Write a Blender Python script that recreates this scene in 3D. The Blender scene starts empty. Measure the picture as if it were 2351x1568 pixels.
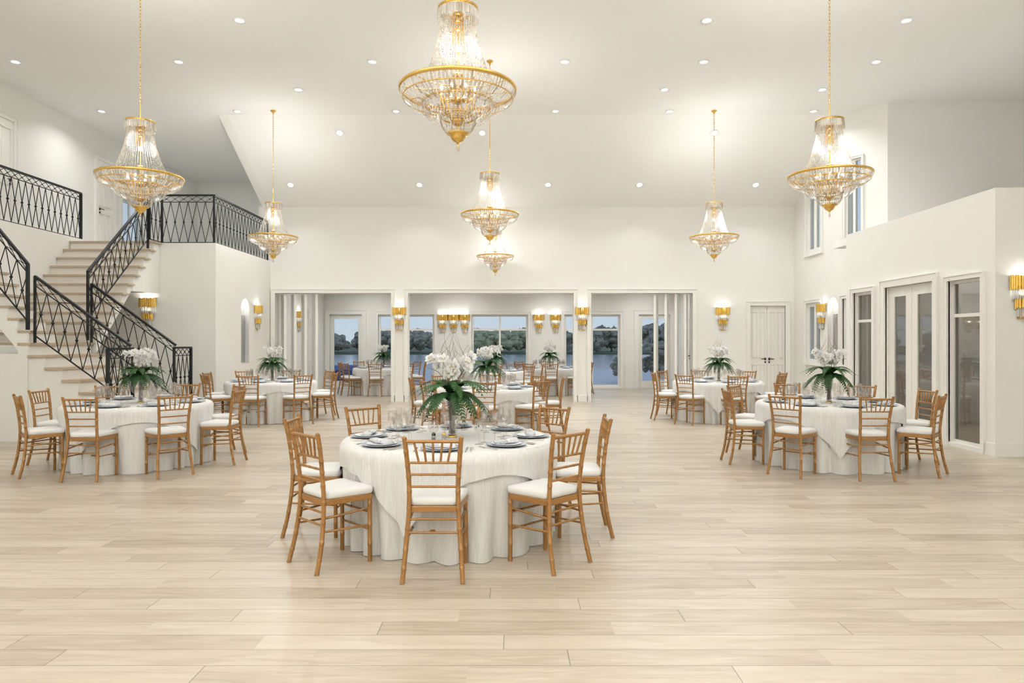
import bpy, math, random
from math import pi, sin, cos, radians, sqrt, atan2
from mathutils import Vector, Matrix
random.seed(7)
SC = bpy.context.scene
COL = SC.collection

# ------------------------------------------------------------------ camera, sky, exposure
cam_d = bpy.data.cameras.new('camera'); cam = bpy.data.objects.new('camera', cam_d); COL.objects.link(cam)
cam_d.lens = 24.0; cam_d.sensor_width = 36.0; cam_d.clip_start = 0.05; cam_d.clip_end = 800
cam.location = (0, 0, 1.54); cam.rotation_euler = (pi/2, 0, 0)
SC.camera = cam
SC.view_settings.view_transform = 'Standard'; SC.view_settings.look = 'None'
SC.view_settings.gamma = 1.0; SC.view_settings.use_curve_mapping = False
SC.view_settings.exposure = 0.42
SC.cycles.transparent_max_bounces = 13
SC.cycles.caustics_reflective = False; SC.cycles.caustics_refractive = False
SC.cycles.light_sampling_threshold = 0.01
SC.cycles.max_bounces = 7; SC.cycles.diffuse_bounces = 4; SC.cycles.glossy_bounces = 3
SC.cycles.sample_clamp_indirect = 6.0
SC.cycles.use_denoising = True; SC.cycles.use_adaptive_sampling = True; SC.cycles.adaptive_threshold = 0.12; SC.cycles.adaptive_min_samples = 16
W = bpy.data.worlds.new('dusk_sky'); SC.world = W; W.use_nodes = True
wn = W.node_tree; wn.nodes.clear()
wo = wn.nodes.new('ShaderNodeOutputWorld'); wb = wn.nodes.new('ShaderNodeBackground')
wt = wn.nodes.new('ShaderNodeTexCoord'); ws = wn.nodes.new('ShaderNodeSeparateXYZ'); wr = wn.nodes.new('ShaderNodeValToRGB')
wn.links.new(wt.outputs['Generated'], ws.inputs[0]); wn.links.new(ws.outputs['Z'], wr.inputs[0])
wr.color_ramp.elements[0].position = 0.0; wr.color_ramp.elements[0].color = (0.58, 0.66, 0.75, 1)
wr.color_ramp.elements[1].position = 0.35; wr.color_ramp.elements[1].color = (0.40, 0.51, 0.70, 1)
wn.links.new(wr.outputs[0], wb.inputs[0]); wn.links.new(wb.outputs[0], wo.inputs[0])
wb.inputs[1].default_value = 0.92

DOWN_W = 12.5       # recessed lamp power
CHAND_W = 12.0
UP_W = 14.0
SCONCE_W = 1.9
WARM = (0.975, 1.0, 1.0)

# ------------------------------------------------------------------ helpers
class MB:
    def __init__(s): s.v = []; s.f = []; s.sm = []
    def add(s, vs, fs, smooth=False):
        b = len(s.v); s.v += [tuple(v) for v in vs]
        for f in fs: s.f.append(tuple(b+i for i in f)); s.sm.append(smooth)
    def box(s, x0, x1, y0, y1, z0, z1):
        vs = [(x0,y0,z0),(x1,y0,z0),(x1,y1,z0),(x0,y1,z0),(x0,y0,z1),(x1,y0,z1),(x1,y1,z1),(x0,y1,z1)]
        s.add(vs, [(0,3,2,1),(4,5,6,7),(0,1,5,4),(1,2,6,5),(2,3,7,6),(3,0,4,7)]); return s
    def prism(s, poly, axis, a, b):
        n = len(poly)
        def P(u, v, w): return (w,u,v) if axis == 'x' else ((u,w,v) if axis == 'y' else (u,v,w))
        vs = [P(u,v,a) for u,v in poly]+[P(u,v,b) for u,v in poly]
        fs = [tuple(range(n)), tuple(range(2*n-1, n-1, -1))]+[(i,n+i,n+(i+1)%n,(i+1)%n) for i in range(n)]
        s.add(vs, fs); return s
    def tube(s, pts, rad, n=8, cap=True, smooth=True):
        pts = [Vector(p) for p in pts]
        if not hasattr(rad, '__len__'): rad = [rad]*len(pts)
        vs = []; up = None
        for i, p in enumerate(pts):
            d = (pts[min(i+1, len(pts)-1)]-pts[max(i-1, 0)])
            if d.length < 1e-9: d = Vector((0,0,1))
            d.normalize()
            if up is None: up = Vector((1,0,0)) if abs(d.x) < 0.8 else Vector((0,1,0))
            a = (up-d*up.dot(d)).normalized(); b = d.cross(a); up = a
            for k in range(n):
                t = 2*pi*k/n; vs.append(p+(a*cos(t)+b*sin(t))*rad[i])
        fs = []
        for i in range(len(pts)-1):
            for k in range(n):
                fs.append((i*n+k, i*n+(k+1)%n, (i+1)*n+(k+1)%n, (i+1)*n+k))
        s.add(vs, fs, smooth)
        if cap:
            m = (len(pts)-1)*n
            s.add(vs[:n], [tuple(range(n-1,-1,-1))]); s.add(vs[m:], [tuple(range(n))])
        return s
    def bar(s, a, b, w, h=None):
        a = Vector(a); b = Vector(b); d = (b-a).normalized(); h = h or w
        side = d.cross(Vector((0,0,1)))
        if side.length < 1e-4: side = Vector((1,0,0))
        side.normalize(); u = side.cross(d)
        vs = []
        for p in (a, b):
            for sx, sz in ((-1,-1),(1,-1),(1,1),(-1,1)): vs.append(p+side*sx*w/2+u*sz*h/2)
        s.add(vs, [(0,3,2,1),(4,5,6,7),(0,1,5,4),(1,2,6,5),(2,3,7,6),(3,0,4,7)]); return s
    def lathe(s, prof, n=24, c=(0,0,0), smooth=True):
        vs = []; cx, cy, cz = c
        for r, z in prof:
            for k in range(n):
                t = 2*pi*k/n; vs.append((cx+r*cos(t), cy+r*sin(t), cz+z))
        fs = []
        for i in range(len(prof)-1):
            for k in range(n):
                fs.append((i*n+k, i*n+(k+1)%n, (i+1)*n+(k+1)%n, (i+1)*n+k))
        s.add(vs, fs, smooth); return s
    def sph(s, c, r, n=8, m=5, sz=1.0):
        prof = [(max(1e-4, r*sin(pi*i/m)), -r*sz*cos(pi*i/m)) for i in range(m+1)]
        return s.lathe(prof, n, c)
    def build(s, name, mat, parent=None, loc=None):
        me = bpy.data.meshes.new(name); me.from_pydata(s.v, [], s.f); me.materials.append(mat)
        me.polygons.foreach_set('use_smooth', s.sm); me.update()
        o = bpy.data.objects.new(name, me); COL.objects.link(o)
        if parent: o.parent = parent; KIDS.setdefault(parent.name, []).append(o)
        if loc: o.location = loc
        return o
KIDS = {}
def empty(name, loc=(0,0,0), rz=0.0):
    o = bpy.data.objects.new(name, None); COL.objects.link(o); o.location = loc; o.rotation_euler = (0,0,rz)
    o.empty_display_size = 0.1; return o
def tag(o, label=None, cat=None, group=None, kind=None):
    if label: o['label'] = label
    if cat: o['category'] = cat
    if group: o['group'] = group
    if kind: o['kind'] = kind
    return o
def dup(o, parent=None):
    c = o.copy(); COL.objects.link(c)
    if parent: c.parent = parent; KIDS.setdefault(parent.name, []).append(c)
    for ch in list(KIDS.get(o.name, [])): dup(ch, c)
    return c
def lamp(name, kind, loc, energy, color, parent=None, **kw):
    d = bpy.data.lights.new(name, kind); d.energy = energy; d.color = color
    for k, v in kw.items(): setattr(d, k, v)
    o = bpy.data.objects.new(name, d); COL.objects.link(o); o.location = loc
    if parent: o.parent = parent; KIDS.setdefault(parent.name, []).append(o)
    return o

# ------------------------------------------------------------------ materials
def nt(name):
    m = bpy.data.materials.new(name); m.use_nodes = True; t = m.node_tree
    return m, t, t.nodes['Principled BSDF'], t.nodes['Material Output']
def N(t, typ, **kw):
    n = t.nodes.new(typ)
    for k, v in kw.items(): setattr(n, k, v)
    return n
def mat(name, col, rough=0.5, metal=0.0, var=0.06, scale=8.0, bump=0.0, spec=0.5, coat=0.0):
    m, t, p, o = nt(name)
    tc = N(t,'ShaderNodeTexCoord'); no = N(t,'ShaderNodeTexNoise'); no.inputs['Scale'].default_value = scale; no.inputs['Detail'].default_value = 3
    mr = N(t,'ShaderNodeMapRange'); mr.inputs[3].default_value = 1-var; mr.inputs[4].default_value = 1+var
    mx = N(t,'ShaderNodeVectorMath', operation='SCALE'); mx.inputs[0].default_value = col
    t.links.new(tc.outputs['Object'], no.inputs['Vector']); t.links.new(no.outputs[0], mr.inputs[0])
    t.links.new(mr.outputs[0], mx.inputs['Scale']); t.links.new(mx.outputs[0], p.inputs['Base Color'])
    p.inputs['Roughness'].default_value = rough; p.inputs['Metallic'].default_value = metal
    p.inputs['Specular IOR Level'].default_value = spec; p.inputs['Coat Weight'].default_value = coat
    if bump:
        b = N(t,'ShaderNodeBump'); b.inputs['Strength'].default_value = bump; b.inputs['Distance'].default_value = 0.003
        t.links.new(no.outputs[0], b.inputs['Height']); t.links.new(b.outputs[0], p.inputs['Normal'])
    return m
def glassy(name, tint, gloss=(1,1,1), rough=0.02, ior=1.45, base=0.04, body=None, bodyf=0.0):
    m, t, p, o = nt(name); t.nodes.remove(p)
    tr = N(t,'ShaderNodeBsdfTransparent'); tr.inputs[0].default_value = (*tint,1)
    gl = N(t,'ShaderNodeBsdfGlossy'); gl.inputs[0].default_value = (*gloss,1); gl.inputs['Roughness'].default_value = rough
    lw = N(t,'ShaderNodeLayerWeight'); lw.inputs['Blend'].default_value = 0.5
    pw = N(t,'ShaderNodeMath', operation='POWER'); pw.inputs[1].default_value = 4.0; t.links.new(lw.outputs['Facing'], pw.inputs[0])
    if body:
        gt = N(t,'ShaderNodeNewGeometry'); cr_ = N(t,'ShaderNodeValToRGB'); cr_.color_ramp.elements[0].color = (0.62,0.54,0.44,1); cr_.color_ramp.elements[0].position = 0.0; cr_.color_ramp.elements[1].position = 0.45; cr_.color_ramp.elements[1].color = (*tint,1)
        t.links.new(gt.outputs['Random Per Island'], cr_.inputs[0]); t.links.new(cr_.outputs[0], tr.inputs[0])
    fr = N(t,'ShaderNodeMath', operation='MULTIPLY'); fr.inputs[1].default_value = 0.75; t.links.new(pw.outputs[0], fr.inputs[0])
    ad = N(t,'ShaderNodeMath', operation='ADD', use_clamp=True); ad.inputs[1].default_value = base
    mx = N(t,'ShaderNodeMixShader')
    t.links.new(fr.outputs[0], ad.inputs[0]); t.links.new(ad.outputs[0], mx.inputs[0])
    t.links.new(tr.outputs[0], mx.inputs[1]); t.links.new(gl.outputs[0], mx.inputs[2])
    out = mx
    if body:
        df = N(t,'ShaderNodeBsdfDiffuse'); df.inputs[0].default_value = (*body,1)
        tl = N(t,'ShaderNodeBsdfTranslucent'); tl.inputs[0].default_value = (*body,1)
        m1 = N(t,'ShaderNodeMixShader'); m1.inputs[0].default_value = 0.5
        t.links.new(df.outputs[0], m1.inputs[1]); t.links.new(tl.outputs[0], m1.inputs[2])
        m2 = N(t,'ShaderNodeMixShader')
        gi = N(t,'ShaderNodeNewGeometry'); mr = N(t,'ShaderNodeMapRange'); mr.inputs[3].default_value = bodyf*0.4; mr.inputs[4].default_value = bodyf*1.6
        t.links.new(gi.outputs['Random Per Island'], mr.inputs[0]); t.links.new(mr.outputs[0], m2.inputs[0])
        t.links.new(mx.outputs[0], m2.inputs[1]); t.links.new(m1.outputs[0], m2.inputs[2]); out = m2
    t.links.new(out.outputs[0], o.inputs[0]); return m
def emit(name, col, st):
    m, t, p, o = nt(name); t.nodes.remove(p); e = N(t,'ShaderNodeEmission'); e.inputs[0].default_value = (*col,1); e.inputs[1].default_value = st
    t.links.new(e.outputs[0], o.inputs[0]); return m

M = {}
M['wall'] = mat('cream_wall_paint', (0.87,0.855,0.815), 0.75, var=0.012, scale=1.5)
M['ceil'] = mat('cream_ceiling_paint', (0.90,0.89,0.862), 0.8, var=0.01, scale=1.0)
M['trim'] = mat('cream_gloss_trim', (0.88,0.865,0.825), 0.4, var=0.012, scale=4)
M['white'] = mat('white_niche_plaster', (0.90,0.89,0.87), 0.6, var=0.01)
M['door'] = mat('cream_door_paint', (0.87,0.85,0.80), 0.4, var=0.012, scale=5)
M['gold'] = mat('polished_gold', (0.83,0.53,0.15), 0.22, 1.0, var=0.1, scale=20)
M['gold2'] = mat('fluted_gold', (0.86,0.58,0.16), 0.18, 1.0, var=0.25, scale=25)
M['chair'] = mat('gold_painted_wood', (0.36,0.178,0.055), 0.34, 0.25, var=0.10, scale=30)
M['cushion'] = mat('white_cushion_fabric', (0.78,0.775,0.76), 0.85, var=0.02, scale=60, bump=0.1)
M['iron'] = mat('black_wrought_iron', (0.018,0.020,0.022), 0.42, 0.4, var=0.2, scale=40)
M['riser'] = mat('veined_white_marble', (0.82,0.78,0.72), 0.35, var=0.06, scale=3)
M['tread'] = mat('beige_stone_tread', (0.50,0.40,0.285), 0.4, var=0.12, scale=10)
M['plate'] = mat('blue_grey_glazed_china', (0.44,0.49,0.58), 0.25, var=0.03)
M['china'] = mat('pale_grey_china', (0.80,0.81,0.84), 0.25, var=0.02)
M['napkin'] = mat('silver_grey_linen', (0.66,0.66,0.67), 0.8, var=0.15, scale=40)
M['silver'] = mat('polished_cutlery', (0.72,0.68,0.60), 0.18, 1.0, var=0.05)
M['fern'] = mat('dark_green_frond', (0.014,0.062,0.010), 0.6, var=0.5, scale=25)
M['fern2'] = mat('mid_green_frond', (0.024,0.095,0.012), 0.6, var=0.4, scale=25)
M['petal'] = mat('white_orchid_petal', (0.93,0.92,0.92), 0.55, var=0.03)
def petal():
    m, t, p, o = nt('white_orchid_petal_soft'); p.inputs['Base Color'].default_value = (0.95,0.945,0.94,1); p.inputs['Roughness'].default_value = .6
    tl = N(t,'ShaderNodeBsdfTranslucent'); tl.inputs[0].default_value = (0.95,0.945,0.94,1); no = N(t,'ShaderNodeTexNoise'); no.inputs['Scale'].default_value = 30
    mr = N(t,'ShaderNodeMapRange'); mr.inputs[3].default_value = .30; mr.inputs[4].default_value = .45; t.links.new(no.outputs[0], mr.inputs[0])
    mx = N(t,'ShaderNodeMixShader'); t.links.new(mr.outputs[0], mx.inputs[0]); t.links.new(p.outputs[0], mx.inputs[1]); t.links.new(tl.outputs[0], mx.inputs[2]); t.links.new(mx.outputs[0], o.inputs[0])
    return m
M['petal'] = petal()
M['yolk'] = mat('yellow_orchid_heart', (0.75,0.55,0.08), 0.5, var=0.2)
M['twig'] = mat('brown_curly_twig', (0.16,0.09,0.05), 0.6, var=0.3)
M['stem'] = mat('grey_brown_stems', (0.24,0.21,0.18), 0.6, var=0.4, scale=30)
M['black'] = mat('black_metal_hardware', (0.015,0.015,0.015), 0.35, 0.6)
M['glass'] = glassy('window_glass', (0.88,0.90,0.90), base=0.015)
M['tint'] = glassy('grey_tinted_glass', (0.62,0.61,0.59), base=0.09)
M['wine'] = glassy('drinking_glass', (0.94,0.93,0.92), base=0.06, ior=1.5)
M['vase'] = glassy('smoky_vase_glass', (0.80,0.79,0.80), base=0.06)
M['crystal'] = glassy('cut_crystal', (0.93,0.90,0.85), rough=0.08, base=0.24, body=(0.97,0.96,0.93), bodyf=0.20)
M['beads'] = glassy('crystal_beads', (0.95,0.93,0.89), rough=0.12, base=0.20, body=(0.95,0.93,0.88), bodyf=0.12)
M['rod'] = glassy('frosted_crystal_rods', (0.95,0.94,0.92), rough=0.10, base=0.12, body=(0.97,0.96,0.94), bodyf=0.75)
M['mirror'] = mat('dark_mirror', (0.55,0.55,0.55), 0.04, 1.0, var=0.01)
M['lens'] = emit('lit_downlight_lens', (1.0,0.97,0.92), 14.0)
M['bulb'] = emit('lit_bulb', (1.0,0.93,0.82), 5.0)
M['sbulb'] = emit('lit_sconce_bulb', (1.0,0.95,0.87), 6.0)
M['grass'] = mat('dusk_lawn', (0.10,0.13,0.08), 0.9, var=0.3, scale=0.3)
M['water'] = mat('still_lake_water', (0.42,0.46,0.50), 0.15, var=0.05, scale=0.1)
M['deck'] = mat('grey_patio_stone', (0.60,0.60,0.62), 0.6, var=0.1, scale=1)
M['bark'] = mat('dark_bark', (0.06,0.05,0.04), 0.9)
M['leaf'] = mat('dusky_foliage', (0.33,0.32,0.26), 0.9, var=0.6, scale=1.2)
M['leaf2'] = mat('pale_dusky_foliage', (0.40,0.43,0.27), 0.9, var=0.5, scale=1.5)
M['blue'] = mat('blue_cover', (0.08,0.12,0.30), 0.5)

def linen():
    m, t, p, o = nt('white_table_linen')
    tc = N(t,'ShaderNodeTexCoord'); mp = N(t,'ShaderNodeMapping'); mp.inputs['Scale'].default_value = (90,90,5)
    n1 = N(t,'ShaderNodeTexNoise'); n1.inputs['Scale'].default_value = 1.0; n1.inputs['Detail'].default_value = 4
    r = N(t,'ShaderNodeValToRGB'); r.color_ramp.elements[0].position = 0.3; r.color_ramp.elements[0].color = (0.69,0.68,0.66,1)
    r.color_ramp.elements[1].position = 0.65; r.color_ramp.elements[1].color = (0.79,0.78,0.76,1)
    t.links.new(tc.outputs['Object'], mp.inputs[0]); t.links.new(mp.outputs[0], n1.inputs['Vector'])
    t.links.new(n1.outputs[0], r.inputs[0]); t.links.new(r.outputs[0], p.inputs['Base Color'])
    p.inputs['Roughness'].default_value = 0.85; p.inputs['Sheen Weight'].default_value = 0.15
    return m
M['linen'] = linen()

def planks():
    m, t, p, o = nt('pale_oak_planks'); L = t.links.new
    def MA(op, a, b=None, c=None):
        n = N(t,'ShaderNodeMath', operation=op)
        for i, x in enumerate((a, b, c)):
            if x is None: continue
            if isinstance(x, (int, float)): n.inputs[i].default_value = x
            else: L(x, n.inputs[i])
        return n.outputs[0]
    tc = N(t,'ShaderNodeTexCoord'); sx = N(t,'ShaderNodeSeparateXYZ'); L(tc.outputs['Object'], sx.inputs[0])
    x, y = sx.outputs[0], sx.outputs[1]
    v = MA('DIVIDE', MA('ADD', y, 0.157+17.0), 0.17); row = MA('FLOOR', v); fv = MA('FRACT', v)
    wn1 = N(t,'ShaderNodeTexWhiteNoise', noise_dimensions='1D'); L(row, wn1.inputs['W'])
    u = MA('DIVIDE', MA('ADD', x, MA('ADD', MA('MULTIPLY', row, 0.62), MA('MULTIPLY', wn1.outputs[0], 0.9))), 2.5); cell = MA('FLOOR', u); fu = MA('FRACT', u)
    def board(nsub, seed):
        uu = MA('MULTIPLY', u, nsub); c2 = MA('FLOOR', uu)
        cb = N(t,'ShaderNodeCombineXYZ'); L(c2, cb.inputs[0]); L(row, cb.inputs[1]); cb.inputs[2].default_value = seed
        w = N(t,'ShaderNodeTexWhiteNoise', noise_dimensions='3D'); L(cb.outputs[0], w.inputs['Vector']); return w.outputs[0], w.outputs[1]
    idv, idc = board(1.0, 3.0); id2, idc2 = board(2.0, 7.0)
    # grain coordinates shifted per board
    cb = N(t,'ShaderNodeCombineXYZ'); L(MA('ADD', x, MA('MULTIPLY', id2, 40.0)), cb.inputs[0]); L(MA('ADD', y, MA('MULTIPLY', idv, 9.0)), cb.inputs[1])
    def noise(sc, det, dist=0.0):
        mp = N(t,'ShaderNodeMapping'); mp.inputs['Scale'].default_value = sc; L(cb.outputs[0], mp.inputs[0])
        n = N(t,'ShaderNodeTexNoise'); n.inputs['Scale'].default_value = 1.0; n.inputs['Detail'].default_value = det; n.inputs['Distortion'].default_value = dist
        L(mp.outputs[0], n.inputs['Vector']); return n.outputs[0]
    g1 = noise((1.6,16,1), 5, 1.2); g2 = noise((5,150,1), 3); g3 = noise((1.1,6,1), 2, 2.0)
    fac = MA('ADD', MA('ADD', MA('MULTIPLY', g1, 0.60), MA('MULTIPLY', g2, 0.22)), MA('ADD', 0.04, MA('MULTIPLY', id2, 0.27)))
    r = N(t,'ShaderNodeValToRGB'); e = r.color_ramp.elements
    e[0].position = 0.25; e[0].color = (0.63,0.56,0.465,1); e[1].position = 0.82; e[1].color = (0.375,0.305,0.225,1)
    k = e.new(0.52); k.color = (0.54,0.465,0.37,1)
    L(fac, r.inputs[0])
    knot = MA('MULTIPLY', MA('GREATER_THAN', g3, 0.69), 0.10)
    eu = MA('MULTIPLY', MA('MINIMUM', fu, MA('SUBTRACT', 1.0, fu)), 2.5); ev = MA('MULTIPLY', MA('MINIMUM', fv, MA('SUBTRACT', 1.0, fv)), 0.17)
    seam = MA('MAXIMUM', MA('LESS_THAN', eu, 0.0028), MA('LESS_THAN', ev, 0.0023))
    dk = MA('SUBTRACT', 1.0, MA('ADD', MA('MULTIPLY', seam, 0.5), knot))
    vm = N(t,'ShaderNodeVectorMath', operation='SCALE'); L(r.outputs[0], vm.inputs[0]); L(dk, vm.inputs['Scale'])
    L(vm.outputs[0], p.inputs['Base Color'])
    L(MA('ADD', 0.26, MA('MULTIPLY', g1, 0.14)), p.inputs['Roughness'])
    b = N(t,'ShaderNodeBump'); b.inputs['Strength'].default_value = 0.08; b.inputs['Distance'].default_value = 0.002
    L(MA('SUBTRACT', MA('MULTIPLY', g2, 0.3), seam), b.inputs['Height']); L(b.outputs[0], p.inputs['Normal'])
    return m
M['floor'] = planks()

# ------------------------------------------------------------------ the setting
def struct(name, mb, m): return tag(mb.build(name, m), kind='structure')
ZC = 6.47; YE = 14.85; YB = 17.49; XL = -6.19; XR = 7.22; XW = -9.72; XE = 11.4; YF = 22.45; Y0 = -5.0
def wall_grid(mb, plane, p0, p1, u0, u1, z0, z1, holes):
    """solid wall between p0..p1 on the plane axis with rectangular holes (ua,ub,za,zb)"""
    us = sorted(set([u0,u1]+[h[0] for h in holes]+[h[1] for h in holes])); zs = sorted(set([z0,z1]+[h[2] for h in holes]+[h[3] for h in holes]))
    for i in range(len(us)-1):
        run = None
        for j in range(len(zs)-1):
            uc = (us[i]+us[i+1])/2; zc = (zs[j]+zs[j+1])/2
            hole = any(h[0] < uc < h[1] and h[2] < zc < h[3] for h in holes)
            if not hole: run = (run[0], zs[j+1]) if run else (zs[j], zs[j+1])
            if (hole or j == len(zs)-2) and run:
                if plane == 'y': mb.box(us[i], us[i+1], p0, p1, run[0], run[1])
                else: mb.box(p0, p1, us[i], us[i+1], run[0], run[1])
                run = None
    return mb

f = MB(); f.box(XW-.2, XE+.2, Y0-.2, YF+0.15, -0.12, 0.0); struct('floor', f, M['floor'])
c = MB(); c.box(XW-.2, XE+.2, Y0-.2, YE, ZC, ZC+.15)
c.box(XW-.2, XL, YE, 21.3, ZC, ZC+.15)
struct('ceiling', c, M['ceil'])
c = MB(); c.prism([(YE,ZC),(YB+.25,4.99-.5606*.25),(YB+.25,5.2),(YE+.1,ZC+.15),(YE,ZC+.15)], 'x', XL, XR+.2)
struct('ceiling_slope', c, M['ceil'])
c = MB(); c.prism([(YE,ZC),(YB,4.99),(YB,ZC)], 'x', XL-.2, XL); struct('wall_cheek', c, M['wall'])
# back wall with three wide openings and the panelled door's hole
OP = [(-6.065,-3.097),(-2.661,1.579),(2.025,4.626)]
DB = (6.099,7.002)
b = MB(); wall_grid(b, 'y', YB, YB+.26, XL-.3, XR+.3, 0, 5.0, [(a,c_,0,2.78) for a,c_ in OP]+[(DB[0],DB[1],0,2.455)])
struct('wall_back', b, M['wall'])
# left side
def arch_fill(mb, plane_a, plane_b, y0, y1, z0, n=10):
    """fills the two corners above a semicircular arch springing at z0"""
    r = (y1-y0)/2; yc = (y0+y1)/2
    for s in (-1, 1):
        pts = [(yc+s*r*cos(pi/2*i/n), z0+r*sin(pi/2*i/n)) for i in range(n+1)]
        for i in range(n):
            mb.prism([pts[i], pts[i+1], (pts[i+1][0], z0+r), (pts[i][0], z0+r)], 'x', plane_a, plane_b)
NL = (15.60,16.08); NR = (15.12,15.62); NZ = (1.03,2.53)
w = MB(); wall_grid(w, 'x', XL-.30, XL, 14.26, YB, 0, 3.6, [(NL[0],NL[1],NZ[0],NZ[1])])
arch_fill(w, XL-.11, XL, NL[0], NL[1], NZ[1]-.24)
struct('wall_left', w, M['wall'])
struct('wall_niche_left', MB().box(XL-.22, XL-.11, NL[0]-.05, NL[1]+.05, NZ[0]-.05, NZ[1]+.05), M['white'])
w = MB(); wall_grid(w, 'y', 14.26, 14.5, -9.08, XL-.30, 0, 3.6, []); struct('wall_stair_back', w, M['wall'])
w = MB(); w.box(-9.30, -9.08, 8.5, 14.0, 0, 3.7); w.box(-9.20, -9.08, 14.0, 14.5, 3.6, 3.7); struct('wall_stairwell', w, M['wall'])
w = MB(); wall_grid(w, 'x', XW-.2, XW, Y0-.2, 21.3, 0, ZC, [(17.0,17.95,3.75,5.1)]); struct('wall_outer_left', w, M['wall'])
w = MB(); w.box(XW, XL, 21.1, 21.3, 3.6, ZC); w.box(XL-.2, XL, YB+.26, 21.1, 3.6, ZC); struct('wall_gallery_back', w, M['wall'])
w = MB(); w.box(XW, -9.30, 8.5, 14.0, 3.5, 3.6); 
w.box(XW,-9.30,14.0,14.5,3.45,3.6); w.box(XW, XL-.305, 14.5, 21.1, 3.45, 3.6)
struct('floor_gallery', w, M['trim'])
# right side
LW = (15.93,16.72)
w = MB(); wall_grid(w, 'x', XR, XR+.30, 13.22, YB, 0, 3.6, [(LW[0],LW[1],1.03,2.47),(NR[0],NR[1],NZ[0],NZ[1]),(14.1,14.9,1.03,2.47)])
arch_fill(w, XR, XR+.11, NR[0], NR[1], NZ[1]-.25)
wall_grid(w, 'x', XR, XR+.30, YE, YB, 3.6, ZC, [(LW[0],LW[1],3.66,5.17)])
struct('wall_right', w, M['wall'])
struct('wall_niche_right', MB().box(XR+.11, XR+.22, NR[0]-.05, NR[1]+.05, NZ[0]-.05, NZ[1]+.05), M['white'])
# slanted upper wall piece with its own window
S0 = Vector((7.22,14.85)); S1 = Vector((7.73,14.05)); SD = (S1-S0); SL = SD.length; SD.normalize(); SR = atan2(SD.y, SD.x)
w = MB(); wall_grid(w, 'y', 0, .2, -.08, SL, 0, ZC-3.6, [(0.03,0.40,0.12,1.86)])
o = struct('wall_slanted', w, M['wall']); o.location = (S0.x, S0.y, 3.6); o.rotation_euler = (0,0,SR)
w = MB(); w.box(7.73, XE+.2, 14.05, 14.25, 3.6, ZC); struct('wall_upper_right', w, M['wall'])
w = MB(); w.box(XE, XE+.2, Y0-.2, 14.25, 0, ZC); struct('wall_outer_right', w, M['wall'])
w = MB(); w.box(XW-.2, XE+.2, Y0-.2, Y0, 0, ZC); struct('wall_rear', w, M['wall'])
# glazed box room on the right
XP = 6.47; YP0 = 9.14; YP1 = 13.22
PW1 = (12.24,12.92); PD = (10.47,11.83); PW2 = (9.40,10.12)
w = MB(); wall_grid(w, 'x', XP, XP+.15, YP0, YP1, 0, 3.6, [(PW1[0],PW1[1],0.06,2.45),(PD[0],PD[1],0,2.47),(PW2[0],PW2[1],0.06,2.43)])
w.box(XP+.15, XE, YP0, YP0+.15, 0, 3.6); w.box(XP+.15, XE, YP1-.15, YP1, 0, 3.6)
struct('wall_partition', w, M['wall'])
struct('ceiling_partition', MB().box(XP+.15, XE, YP0+.15, 14.05, 3.45, 3.595), M['ceil'])
# sunroom behind the back wall
FH = [(-5.995,-4.935,0,2.43),(-4.40,-2.55,0.04,2.43),(-1.33,0.53,0.04,2.43),(1.72,3.56,0.04,2.43),(4.161,5.192,0,2.43)]
w = MB(); wall_grid(w, 'y', YF, YF+.16, -6.5, 5.8, 0, 3.4, FH); struct('wall_far', w, M['wall'])
struct('wall_sunroom_left', MB().box(-6.49, XL-.005, YB+.26, YF, 0, 3.4), M['wall'])
struct('wall_sunroom_right', MB().box(5.45, 5.7, YB+.26, YF, 0, 3.4), M['wall'])
struct('ceiling_sunroom', MB().box(-6.5, 5.7, YB+.26, YF+.16, 3.4, 3.5), M['ceil'])

# casings, baseboards
TR = [0]
def trim(mb):
    TR[0] += 1; return struct('trim_%d' % TR[0], mb, M['trim'])
def casing(loc, rz, w_, z0, z1, cw=.09, d=.03, bottom=False, d2=0.0):
    m = MB(); x = w_/2
    m.box(-x-cw, -x, -d, 0.02, z0, z1+cw); m.box(x, x+cw, -d, 0.02, z0, z1+cw); m.box(-x, x, -d, 0.02, z1, z1+cw)
    m.box(-x-cw-.015, -x-cw, -d-.015, 0, z0, z1+cw); m.box(x+cw, x+cw+.015, -d-.015, 0, z0, z1+cw); m.box(-x-cw-.015, x+cw+.015, -d-.015, 0, z1+cw, z1+cw+.015)
    if bottom: m.box(-x-cw-.02, x+cw+.02, -d-.02, .02, z0-.06, z0)
    o = trim(m); o.location = loc; o.rotation_euler = (0,0,rz); return o
for a, c_ in OP: casing(((a+c_)/2, YB, 0), 0, c_-a, 0, 2.78, cw=.09)
for xa, xb in ((-3.097,-2.661),(1.579,2.025)):
    m = MB(); m.box(xa+.005, xb-.005, YB-.045, YB, 0, .16); trim(m)
m = MB(); m.box(4.73, DB[0]-.1, YB-.02, YB, 0, .16); trim(m)
m = MB(); m.box(XP-.018, XP, YP0, PW2[0]-.09, .03, .17); m.box(XP-.018, XE, YP0-.018, YP0, .03, .17)
m.box(XP-.026, XP, YP0, PW2[0]-.09, 0, .03); m.box(XP-.026, XE, YP0-.026, YP0, 0, .03)
tag(m.build('baseboard_right', M['trim']), kind='structure')

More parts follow.
